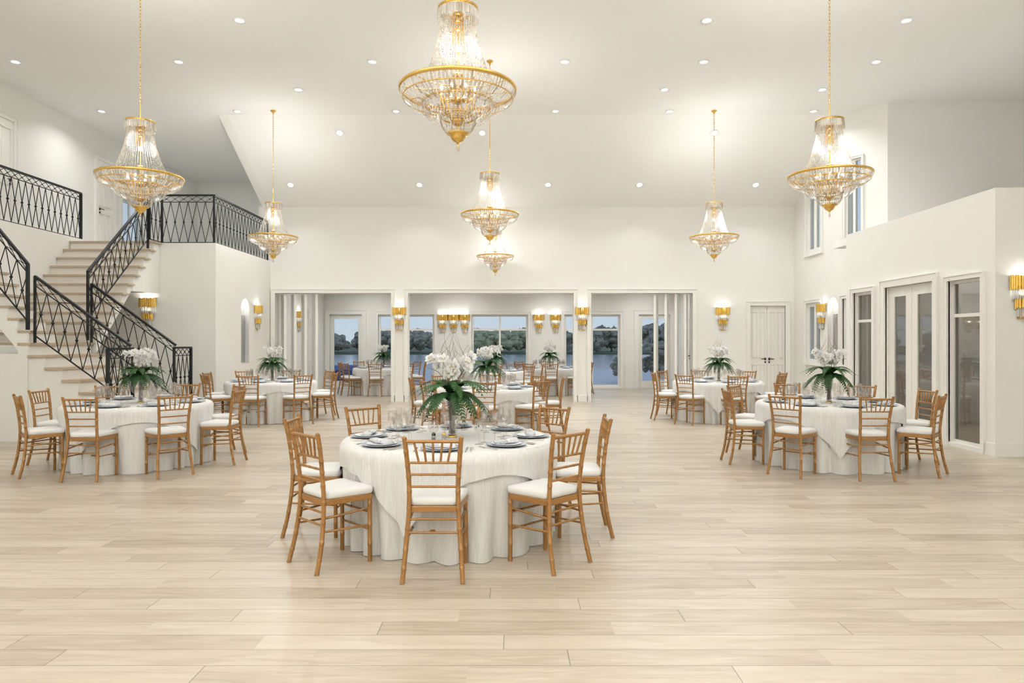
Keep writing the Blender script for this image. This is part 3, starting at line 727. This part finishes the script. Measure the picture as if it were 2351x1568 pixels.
# ------------------------------------------------------------------ chiavari chair (origin on floor, faces +y)
def bamboo(mb, path, r, rings, n=8, steps=10):
    P = [Vector(p) for p in path]
    # arc-length parametrised smooth curve
    def cr(i, t):
        p0 = P[max(i-1,0)]; p1 = P[i]; p2 = P[i+1]; p3 = P[min(i+2,len(P)-1)]
        return .5*((2*p1)+(p2-p0)*t+(2*p0-5*p1+4*p2-p3)*t*t+(3*p1-p0-3*p2+p3)*t**3)
    S = []
    if len(P) == 2: S = [P[0], P[1]]
    else:
        for i in range(len(P)-1):
            for k in range(steps): S.append(cr(i, k/steps))
        S.append(P[-1])
    D = [0.0]
    for a, b_ in zip(S, S[1:]): D.append(D[-1]+(b_-a).length)
    T = D[-1]
    def ev(s):
        s = min(max(s,0),T)
        for i in range(len(S)-1):
            if s <= D[i+1]+1e-9:
                q = (s-D[i])/max(1e-9, D[i+1]-D[i]); return S[i].lerp(S[i+1], q)
        return S[-1]
    ks = [(s, r) for s in (D if len(P) > 2 else [0, T])]
    ks = [k for k in ks if all(abs(k[0]-q*T) > .012 for q in rings)]
    for q in rings:
        c_ = q*T; ks += [(c_-.009, r), (c_-.005, r*1.2), (c_-.001, r*1.05), (c_+.001, r*1.05), (c_+.005, r*1.2), (c_+.009, r)]
    ks.sort(); mb.tube([ev(k[0]) for k in ks], [k[1] for k in ks], n)
def outline(f_, b_, y0, y1, n=5, rc=.035):
    pts = []
    corners = [(-b_, y0, pi), (b_, y0, 1.5*pi), (f_, y1, 0), (-f_, y1, .5*pi)]
    for (x, y, a0) in corners:
        cx = x-math.copysign(rc, x); cy = y+rc if y == y0 else y-rc
        for k in range(n+1):
            t = a0+pi/2*k/n; pts.append((cx+rc*cos(t), cy+rc*sin(t)))
    # slight outward bow of each side
    return pts
def stack_shape(mb, ol, levels, smooth=True):
    n = len(ol); vs = []
    cy = sum(p[1] for p in ol)/n
    for z, s in levels:
        for x, y in ol: vs.append((x*s, cy+(y-cy)*s, z))
    fs = [(i*n+k, i*n+(k+1)%n, (i+1)*n+(k+1)%n, (i+1)*n+k) for i in range(len(levels)-1) for k in range(n)]
    mb.add(vs, fs, smooth)
    mb.add(vs[:n], [tuple(range(n-1,-1,-1))]); mb.add(vs[-n:], [tuple(range(n))])
def make_chair():
    e = empty('chiavari_chair')
    m = MB(); stack_shape(m, outline(.197,.165,-.165,.205), [(.438,1.0),(.442,1.01),(.474,1.01),(.478,1.0)], False); m.build('seat_frame', M['chair'], e)
    m = MB(); stack_shape(m, outline(.205,.170,-.158,.212,rc=.045), [(.4785,.95),(.484,.985),(.500,1.0),(.515,.995),(.527,.95),(.533,.85),(.537,.6),(.538,.2)]); m.build('seat_cushion', M['cushion'], e)
    for s in (-1, 1):
        m = MB(); bamboo(m, [(s*.182,.18,.44),(s*.182,.182,0)], .0155, [.08,.42,.72]); m.build('front_leg', M['chair'], e)
        m = MB(); bamboo(m, [(s*.192,-.235,0),(s*.178,-.190,.20),(s*.160,-.165,.44),(s*.158,-.172,.62),(s*.170,-.195,.80),(s*.181,-.222,.925)], .0155, [.10,.22,.36,.50,.62,.72,.80,.90], steps=5)
        m.sph((s*.181,-.222,.925), .0165, 8, 4, .7); m.build('back_post', M['chair'], e)
    def bx(z):   # post x and y at height z
        pts = [(.44,.160,-.165),(.62,.158,-.172),(.80,.170,-.195),(.925,.181,-.222)]
        for a, b_ in zip(pts, pts[1:]):
            if a[0] <= z <= b_[0]:
                q = (z-a[0])/(b_[0]-a[0]); return a[1]+(b_[1]-a[1])*q, a[2]+(b_[2]-a[2])*q
        return pts[-1][1:]
    x, y = bx(.902); m = MB(); bamboo(m, [(-x,y,.902),(x,y,.902)], .0115, []); m.build('top_rail', M['chair'], e)
    for z in (.762,.685,.605):
        x, y = bx(z); m = MB(); bamboo(m, [(-x,y,z),(x,y,z)], .0085, [.25,.5,.75], n=6); m.build('cross_rail', M['chair'], e)
    x1, y1 = bx(.902); x0, y0 = bx(.762)
    for k in range(5):
        u = (k-2)/2.9; m = MB(); bamboo(m, [(u*x0*.80,y0,.762),(u*x1*.98,y1,.902)], .0075, [.5], n=6); m.build('spindle', M['chair'], e)
    def strch(a, b_): m = MB(); bamboo(m, [a, b_], .0078, [.33,.66], n=6); m.build('stretcher', M['chair'], e)
    for s in (-1, 1):
        strch((s*.182,.18,.375),(s*.162,-.168,.355)); strch((s*.182,.18,.255),(s*.172,-.178,.27))
    strch((-.182,.18,.345),(.182,.18,.345)); strch((-.182,.18,.225),(.182,.18,.225))
    strch((-.163,-.17,.395),(.163,-.17,.395)); strch((-.17,-.176,.31),(.17,-.176,.31))
    return e

# ------------------------------------------------------------------ table linen
TR_ = .835; TH = .760
def fold(phi, seed):
    return abs(cos(11*phi+1.3*sin(3*phi+seed)+.7*sin(5*phi+2*seed)))*(.85+.15*sin(4*phi+seed))
def cloth_r(phi, d, seed):
    """radius of hanging cloth at drop d below the table edge"""
    t = min(1.0, d/.72); a = .115*t**1.1
    return TR_+.004+.012*min(1, d/.05)+a*(fold(phi, seed)-.74)-.010*t
def make_cloth(seed):
    m = MB(); n = 264; ds = [0,.006,.02,.05,.09,.14,.20,.27,.34,.42,.50,.58,.65,.71,.757]
    vs = [(0,0,TH)]
    for rr in (.3,.6,.80,.822):
        for k in range(n): t = 2*pi*k/n; vs.append((rr*cos(t), rr*sin(t), TH))
    for d in ds[1:]:
        for k in range(n):
            t = 2*pi*k/n; r_ = cloth_r(t, d, seed) if d > .006 else TR_+.003; vs.append((r_*cos(t), r_*sin(t), TH-d+(.004 if d <= .006 else 0)))
    fs = [(0, 1+k, 1+(k+1)%n) for k in range(n)]; R_ = 4+len(ds)-1
    for i in range(R_-1):
        b_ = 1+i*n; fs += [(b_+k, b_+n+k, b_+n+(k+1)%n, b_+(k+1)%n) for k in range(n)]
    m.add(vs, fs, True); return m.build('tablecloth', M['linen'])
def make_overlay(seed, ang=radians(-106)):
    m = MB(); n = 264; half = 1.0; NR_ = 26; z0 = TH+.004
    vs = [(0,0,z0)]
    for i in range(1, NR_+1):
        for k in range(n):
            t = 2*pi*k/n; q = (t-ang-pi/4)
            smax = half/max(abs(cos(q)), abs(sin(q))); s = smax*i/NR_
            lim = TR_-.01
            if s <= lim: vs.append((s*cos(t), s*sin(t), z0))
            else:
                d = s-lim; c_ = min(1.0, d/.02); over = (smax-1.0)/.41
                lift = .020+.030*over*max(0, d-.15)/.4*(1+.6*sin(5*t+seed))
                r_ = lim+min(d,.016)+(cloth_r(t, d, seed)-TR_-.004)*min(1, d/.06)*.9+lift*min(1, d/.05)
                vs.append((r_*cos(t), r_*sin(t), z0-max(0, d-.010)))
    fs = [(0, 1+k, 1+(k+1)%n) for k in range(n)]
    for i in range(NR_-1):
        b_ = 1+i*n; fs += [(b_+k, b_+n+k, b_+n+(k+1)%n, b_+(k+1)%n) for k in range(n)]
    m.add(vs, fs, True); return m.build('table_overlay', M['linen'])

# ------------------------------------------------------------------ tableware
def lathe_obj(name, prof, m_, n=20): return MB().lathe(prof, n).build(name, m_)
def glass_shape(h, rb, bowl_h, r_mid, foot=.034):
    sh = h-bowl_h
    return [(.001,.0),(foot,.0),(foot,.003),(.008,.006),(.0038,.015),(.0034,sh-.012),(.006,sh-.004),(r_mid*.55,sh+.006),(r_mid*.92,sh+bowl_h*.22),(r_mid,sh+bowl_h*.42),(rb,h),(rb-.0015,h),(r_mid-.0015,sh+bowl_h*.42),(r_mid*.5,sh+.010),(.001,sh+.006)]
P_w = lathe_obj('wine_glass', glass_shape(.225,.030,.115,.037), M['wine'])
P_f = lathe_obj('champagne_flute', glass_shape(.245,.024,.135,.026,.030), M['wine'])
P_g = lathe_obj('water_goblet', glass_shape(.185,.034,.095,.040), M['wine'])
P_plate = lathe_obj('charger_plate', [(.001,.004),(.085,.004),(.10,.008),(.148,.016),(.150,.019),(.147,.020),(.10,.013),(.085,.009),(.001,.009)], M['plate'], 36)
P_dish = lathe_obj('dinner_plate', [(.001,.0),(.07,.0),(.112,.012),(.114,.015),(.110,.0155),(.07,.005),(.001,.005)], M['china'], 36)
def make_napkin():
    m = MB(); vs = []; n = 10
    for i in range(13):
        x = -.105+.21*i/12; pinch = 1-.45*math.exp(-(x/.022)**2)
        for k in range(n):
            t = 2*pi*k/n; rr = (.030+.007*sin(3*t+i*.25))*pinch
            vs.append((x, rr*1.25*cos(t), .020+rr*.62*sin(t)))
    fs = [(i*n+k, (i+1)*n+k, (i+1)*n+(k+1)%n, i*n+(k+1)%n) for i in range(12) for k in range(n)]
    fs += [tuple(range(n)), tuple(range(12*n+n-1, 12*n-1, -1))]
    m.add(vs, fs, True); o = m.build('folded_napkin', M['napkin'])
    r = MB(); vs = []
    for x in (-.012,.012):
        for k in range(16): t = 2*pi*k/16; vs.append((x, .026*cos(t), .020+.018*sin(t)))
    r.add(vs, [(k, 16+k, 16+(k+1)%16, (k+1)%16) for k in range(16)], True); tag(r.build('napkin_ring', M['china'], o), 'pale napkin ring')
    return o
P_nap = make_napkin()
def make_fork():
    m = MB(); m.tube([(0,-.10,.003),(0,-.04,.007),(0,.02,.005),(0,.045,.004)], [.005,.003,.0028,.006], 6)
    for s in (-1.5,-.5,.5,1.5): m.tube([(s*.0045,.045,.004),(s*.0045,.095,.006)], .0015, 4)
    m.box(-.009,.009,.040,.050,.003,.006); return m.build('fork', M['silver'])
def make_knife():
    m = MB(); m.tube([(0,-.11,.004),(0,-.02,.004)], [.006,.0045], 6); m.prism([(-.006,-.02),(.007,-.02),(.008,.08),(.001,.11),(-.006,.085)], 'z', .003,.005); return m.build('knife', M['silver'])
P_fork = make_fork(); P_knife = make_knife()
def make_spoon():
    m = MB(); m.tube([(0,-.09,.003),(0,.03,.006)], [.005,.0028], 6)
    m.lathe([(.001,-.003),(.012,-.001),(.016,.003),(.001,.002)], 12, (0,.05,.005)); return m.build('dessert_spoon', M['silver'])
P_spoon = make_spoon()

# ------------------------------------------------------------------ centrepiece
def frond_mesh(path, pairs, wmax, mkey, parent, az):
    P = [Vector(p) for p in path]
    def ev(t):
        a, b_, c_, d_ = P; u = 1-t; return a*u**3+b_*3*u*u*t+c_*3*u*t*t+d_*t**3
    m = MB(); m.tube([ev(i/12) for i in range(13)], [.0028*(1-i/14) for i in range(13)], 4)
    sd = Vector((0,1,0))
    for i in range(pairs):
        t = .06+.94*i/(pairs-1); p = ev(t); d = (ev(min(1,t+.02))-ev(max(0,t-.02))).normalized()
        L_ = wmax*(sin(pi*min(1,(t*.86+.12)))**.7); w_ = .021
        nrm = sd.cross(d).normalized()
        for s in (-1,1):
            dr = (sd*s*.86+d*.50-nrm*(-.10)).normalized(); dz = Vector((0,0,-.18*L_))
            q1 = p+dr*L_*.45+d*w_*.5; q2 = p+dr*L_+dz; q0 = p+d*w_*.4; q3 = p+dr*L_*.45-d*w_*.6
            m.add([p-d*w_*.3, q3, q2, q1, q0], [(0,1,2,3,4)])
    o = m.build('fern_frond', M[mkey], parent); o.rotation_euler = (0,0,az); return o
def make_centre():
    e = empty('floral_centrepiece'); R_ = random.Random(11)
    v = MB(); v.lathe([(.001,.0),(.040,.0),(.041,.006),(.031,.03),(.026,.12),(.030,.26),(.038,.30),(.0365,.30),(.028,.26),(.0245,.12),(.028,.035),(.001,.02)], 24); v.build('vase', M['vase'], e)
    MB().lathe([(.042,.001),(.043,.006),(.036,.018),(.034,.018),(.042,.001)], 24).build('vase_base_ring', M['gold'], e)
    m = MB()
    for k in range(9):
        t = R_.uniform(0,2*pi); r_ = R_.uniform(.004,.016); m.tube([(r_*cos(t),r_*sin(t),.03),(r_*cos(t+.4),r_*sin(t+.4),.18),(r_*1.4*cos(t+.6),r_*1.4*sin(t+.6),.36)], .005, 5)
    m.build('stems', M['stem'], e)
    for k in range(17):       # drooping fronds
        az = 2*pi*k/17+R_.uniform(-.15,.15); L_ = R_.uniform(.30,.37); dz = R_.uniform(-.11,.02)
        frond_mesh([(.01,0,.285),(.09,0,.40+R_.uniform(-.02,.04)),(.21,0,.385),(L_,0,.22+dz)], 22, R_.uniform(.056,.070), 'fern', e, az)
    for k in range(15):       # flatter upper fronds
        az = 2*pi*k/15+R_.uniform(-.3,.3); L_ = R_.uniform(.24,.36)
        frond_mesh([(0,0,.30),(.05,0,.47),(.16,0,.49+R_.uniform(-.03,.03)),(L_,0,.38+R_.uniform(-.05,.06))], 20, .058, 'fern2', e, az)
    bl = None
    for k in range(36):
        u = R_.uniform(-1,1); t = R_.uniform(0,2*pi)
        x = .15*u+R_.uniform(-.03,.03); y = .11*sin(t); z = .535+.075*abs(u)+R_.uniform(-.055,.06)
        if bl is None:
            m = MB(); m2 = MB()
            for q in range(5):
                a = 2*pi*q/5+pi/2; wd = .021 if q in (1,4) else .015; ln = .042
                cs_, sn = cos(a), sin(a); vs = [(0,0,0)]
                for j in range(9):
                    b_ = 2*pi*j/9; lx = ln*.55+ln*.5*cos(b_); ly = wd*sin(b_); zz = .010*(lx/ln)**2-.25*abs(ly)*ly/wd*.3
                    vs.append((lx*cs_-ly*sn, lx*sn+ly*cs_, zz))
                m.add(vs, [(0,1+j,1+(j+1)%9) for j in range(9)], True)
            m.lathe([(.001,.016),(.008,.012),(.010,.004)], 8)
            bl = m.build('orchid_bloom', M['petal'], e)
            m2.sph((0,-.006,.013), .005, 6, 4); m2.build('flower_heart', M['yolk'], bl); b = bl
        else: b = dup(bl, e)
        b.location = (x, y, z); b.rotation_euler = (radians(R_.uniform(35,105)), R_.uniform(-.4,.4), atan2(y, x)+pi/2+R_.uniform(-.7,.7)); s = R_.uniform(1.05,1.4); b.scale = (s,s,s)
    m = MB()
    for k in range(5):
        t = R_.uniform(0,2*pi); m.tube([(0,0,.3),(.05*cos(t),.05*sin(t),.44),(.12*cos(t),.10*sin(t),.53),(.20*cos(t),.12*sin(t),.56)], .0022, 4)
    m.build('orchid_stem', M['stem'], e)
    for k in range(8):
        t = 2*pi*k/8+.3; r0 = .02; pts = [(0,0,.34)]; H = R_.uniform(.74,.90); ph = R_.uniform(0,6)
        for j in range(1,13):
            q = j/12; rr = (.125*sin(pi*min(1,.15+q*.8))**.7*q**.35+.02*sin(9*q+ph)); tt = t+.45*sin(6*q+ph)
            pts.append((rr*cos(tt), rr*sin(tt)*.8, .34+(H-.34)*q))
        mm = MB(); mm.tube(pts, [.0024*(1-.06*i) for i in range(13)], 4)
        p = Vector(pts[7]); mm.tube([p, p+Vector((R_.uniform(-.05,.05),R_.uniform(-.05,.05),.05)), p+Vector((R_.uniform(-.07,.07),R_.uniform(-.05,.05),.11))], .0012, 3)
        mm.build('curly_twig', M['twig'], e)
    return e

# ------------------------------------------------------------------ the tables
TB = [(-.505,5.54,'the nearest table',1,0.0),
      (-4.74,8.68,'the left staircase table',2,.9),
      (4.02,8.70,'the right glass-door table',3,2.0),
      (-.42,11.6,'the second middle table',4,3.1),
      (-4.76,13.50,'the far left table',5,4.2),
      (4.06,13.47,'the far right table',6,5.1),
      (-.45,18.2,'the wide opening table',7,.4),
      (-3.83,20.2,'the left sunroom table',8,1.5),
      (1.10,20.2,'the right sunroom table',9,2.6)]
DIR = ['front','front right','right','rear right','rear','rear left','left','front left']
chair0 = make_chair(); cen0 = make_centre(); used = {}
def put(proto, loc, rz, label, cat, group, z_=None):
    o = proto if proto.name not in used else dup(proto)
    used[proto.name] = 1
    o.location = loc; o.rotation_euler = (0,0,rz); tag(o, label, cat, group); return o
ZT = TH+.0045
for x, y, nm, idx, seed in TB:
    t = empty('round_table', (x, y, 0)); tag(t, 'round table hidden beneath white linen, %s' % nm.replace('the ','',1), 'table', 'round banquet tables')
    MB().lathe([(.001,.72),(.815,.72),(.815,.75),(.001,.75)], 48).build('tabletop', M['bark'], t)
    MB().lathe([(.30,.02),(.30,.04),(.05,.08),(.04,.72)], 20).build('pedestal', M['bark'], t)
    c_ = make_cloth(seed); c_.location = (x, y, 0); tag(c_, 'white floor length cloth on %s' % nm, 'tablecloth', 'floor length tablecloths')
    c_ = make_overlay(seed); c_.location = (x, y, 0); tag(c_, 'square white overlay cloth with hanging corners on %s' % nm, 'tablecloth', 'square overlay cloths')
    o = put(cen0, (x+(.02 if idx != 4 else 0), y, ZT), seed*1.3 if idx > 1 else 0, 'white orchid and fern arrangement in tall vase on %s' % nm, 'flower arrangement', 'orchid and fern centrepieces')
    R_ = random.Random(idx)
    for k in range(8):
        a = -pi/2+k*pi/4; u = Vector((cos(a), sin(a))); lt = Vector((-sin(a), cos(a)))   # lt: to the left of someone facing inward is -lt
        dist = (.97 if k == 0 else 1.06)
        if idx > 1: dist += R_.uniform(-.02,.02)
        put(chair0, (x+u.x*dist, y+u.y*dist, 0), a+pi/2+(R_.uniform(-.03,.03) if idx > 1 else 0), 'gold bamboo-style chair, white cushion, at the %s of %s' % (DIR[k]+' side', nm), 'chair', 'gold chairs around round tables')
        pc = Vector((x, y))+u*.655; rz = a+pi/2
        pl = '%s place of %s' % (DIR[k], nm)
        put(P_plate, (pc.x, pc.y, ZT), rz, 'blue grey charger plate at the '+pl, 'plate', 'charger plates')
        put(P_dish, (pc.x, pc.y, ZT+.0092), rz, 'pale dinner plate at the '+pl, 'plate', 'dinner plates')
        put(P_nap, (pc.x, pc.y, ZT+.0145), rz+R_.uniform(-.1,.1), 'grey napkin in a ring at the '+pl, 'napkin', 'rolled napkins')
        for proto, off, rad in ((P_w, .085, .455), (P_f, .0, .405), (P_g, -.085, .45)):
            p = Vector((x, y))+u*(rad+R_.uniform(-.01,.01))+lt*(off+R_.uniform(-.008,.008))
            kd = {'wine_glass':'clear wine glass','champagne_flute':'tall slim champagne flute','water_goblet':'short wide water goblet'}[proto.name.split('.')[0]]
            put(proto, (p.x, p.y, ZT), 0, kd+' at the '+pl, 'glass', proto.name.split('.')[0].replace('_',' ')+'s on the tables')
        if idx <= 6:
            for proto, off, kd, ct in ((P_fork, -.185, 'fork', 'fork'), (P_knife, .18, 'knife', 'knife'), (P_spoon, .215, 'spoon', 'spoon')):
                p = pc+lt*off; put(proto, (p.x, p.y, ZT), rz, 'silver %s at the %s' % (kd, pl), ct, 'silver %s set on the tables' % kd)
# salt and pepper on the nearest table
for i, (dx, lb) in enumerate(((-.10,'left glass shaker with dark cap before the vase, nearest table'),(-.02,'right glass shaker with gold cap before the vase, nearest table'))):
    e = empty('condiment_shaker', (-.505+dx, 5.27, ZT)); tag(e, lb, 'shaker', 'shakers on the nearest table')
    MB().lathe([(.001,.001),(.018,.001),(.018,.045),(.013,.052),(.001,.052)], 14).build('shaker_body', M['vase'], e)
    MB().lathe([(.001,.002),(.014,.002),(.014,.03),(.001,.03)], 12).build('shaker_filling', M['stem' if i == 0 else 'china'], e)
    MB().lathe([(.015,.050),(.016,.062),(.010,.072),(.001,.074)], 14).build('shaker_cap', M['black' if i == 0 else 'gold'], e)

# ------------------------------------------------------------------ outdoors
tag(MB().box(-60,60,YF+.16,40,-.30,-.10).build('patio', M['deck']), kind='structure')
tag(MB().box(-150,150,40,95,-.5,-.25).build('lake', M['water']), kind='structure')
tag(MB().box(-250,250,95,260,-.5,-.05).build('lawn', M['grass']), kind='structure')
tag(MB().box(XE+2,150,-30,YF+.16,-.5,-.1).build('side_lawn', M['grass']), kind='structure')
tag(MB().box(-150,XW-.3,-30,YF+.16,-.5,-.1).build('side_lawn', M['grass']), kind='structure')
def tree(x, y, h, w_, lf, label, sd, z0=-.1):
    R_ = random.Random(sd); e = empty('tree', (x, y, z0)); tag(e, label, 'tree', 'trees outside the windows')
    m = MB()
    for k in range(120):
        t = R_.uniform(0,2*pi); q = R_.random()**.5; zz = h*R_.uniform(.25,.88)
        rr = w_*.5*q*(1-.5*max(0,(zz/h-.5)))
        r0 = w_*R_.uniform(.05,.12); n, mm = 6, 4; vs = []
        for i in range(mm+1):
            for j in range(n):
                a, b_ = pi*i/mm, 2*pi*j/n; r1 = r0*(1+R_.uniform(-.3,.3))
                vs.append((rr*cos(t)+r1*sin(a)*cos(b_), rr*sin(t)+r1*sin(a)*sin(b_), zz-r1*.85*cos(a)))
        m.add(vs, [(i*n+j, i*n+(j+1)%n, (i+1)*n+(j+1)%n, (i+1)*n+j) for i in range(mm) for j in range(n)])
    m.build('crown', M[lf], e)
    MB().tube([(0,0,0),(0.02*h,0,.5*h)], [.03*h,.02*h], 7).build('trunk', M['bark'], e)
TX = [(-31,5.0),(-27.5,5.6),(-24,5.2),(-20.5,5.0),(-17,4.6),(-13.5,5.8),(-9.5,6.2),(-5.5,7.2),(-1.5,5.6),(2.2,6.4),(6,6.0),(9.8,7.2),(13.5,7.6),(17.5,6.2),(21.5,7.0),(26,6.4),(30.5,5.8)]
TX = [(x, h*1.0) for x, h in TX]
for i, (x, h) in enumerate(TX):
    tree(x*1.62, 100+(i%2)*9, h*.52+.25, 7.0, 'leaf2' if i in (8,9) else 'leaf', 'dusky round tree on the far shore, %s' % ('%s from the left' % ['first','second','third','fourth','fifth','sixth','seventh','eighth','ninth','tenth','eleventh','twelfth','thirteenth','fourteenth','fifteenth','sixteenth','seventeenth'][i]), i)
tree(4.6, 27.0, 1.35, 1.2, 'leaf', 'dark shrub on the patio outside the right sunroom window', 31)
tree(5.9, 27.5, 1.8, 1.3, 'leaf', 'dark shrub on the patio outside the right glass door', 32)
for i, (x, y, h) in enumerate(((15,31,5.6),(18.5,34,6.8),(22,38,7.6),(12.5,36,4.6),(26,44,8.0))):
    tree(x, y, h, 4.4, 'leaf', 'dark tree seen through the side windows, %s' % ['nearest','second nearest','third nearest','slender one behind','farthest one'][i], 40+i)
o = MB(); o.box(-1.3,1.3,-.7,.7,0,.55); o.prism([(-.75,.55),(.75,.55),(.5,.72),(-.5,.72)], 'x', -1.32, 1.32)
o = o.build('covered_hot_tub', M['blue']); o.location = (-6.2, 26.5, -.1); tag(o, 'low blue covered object outside the left glass door', 'patio furniture')
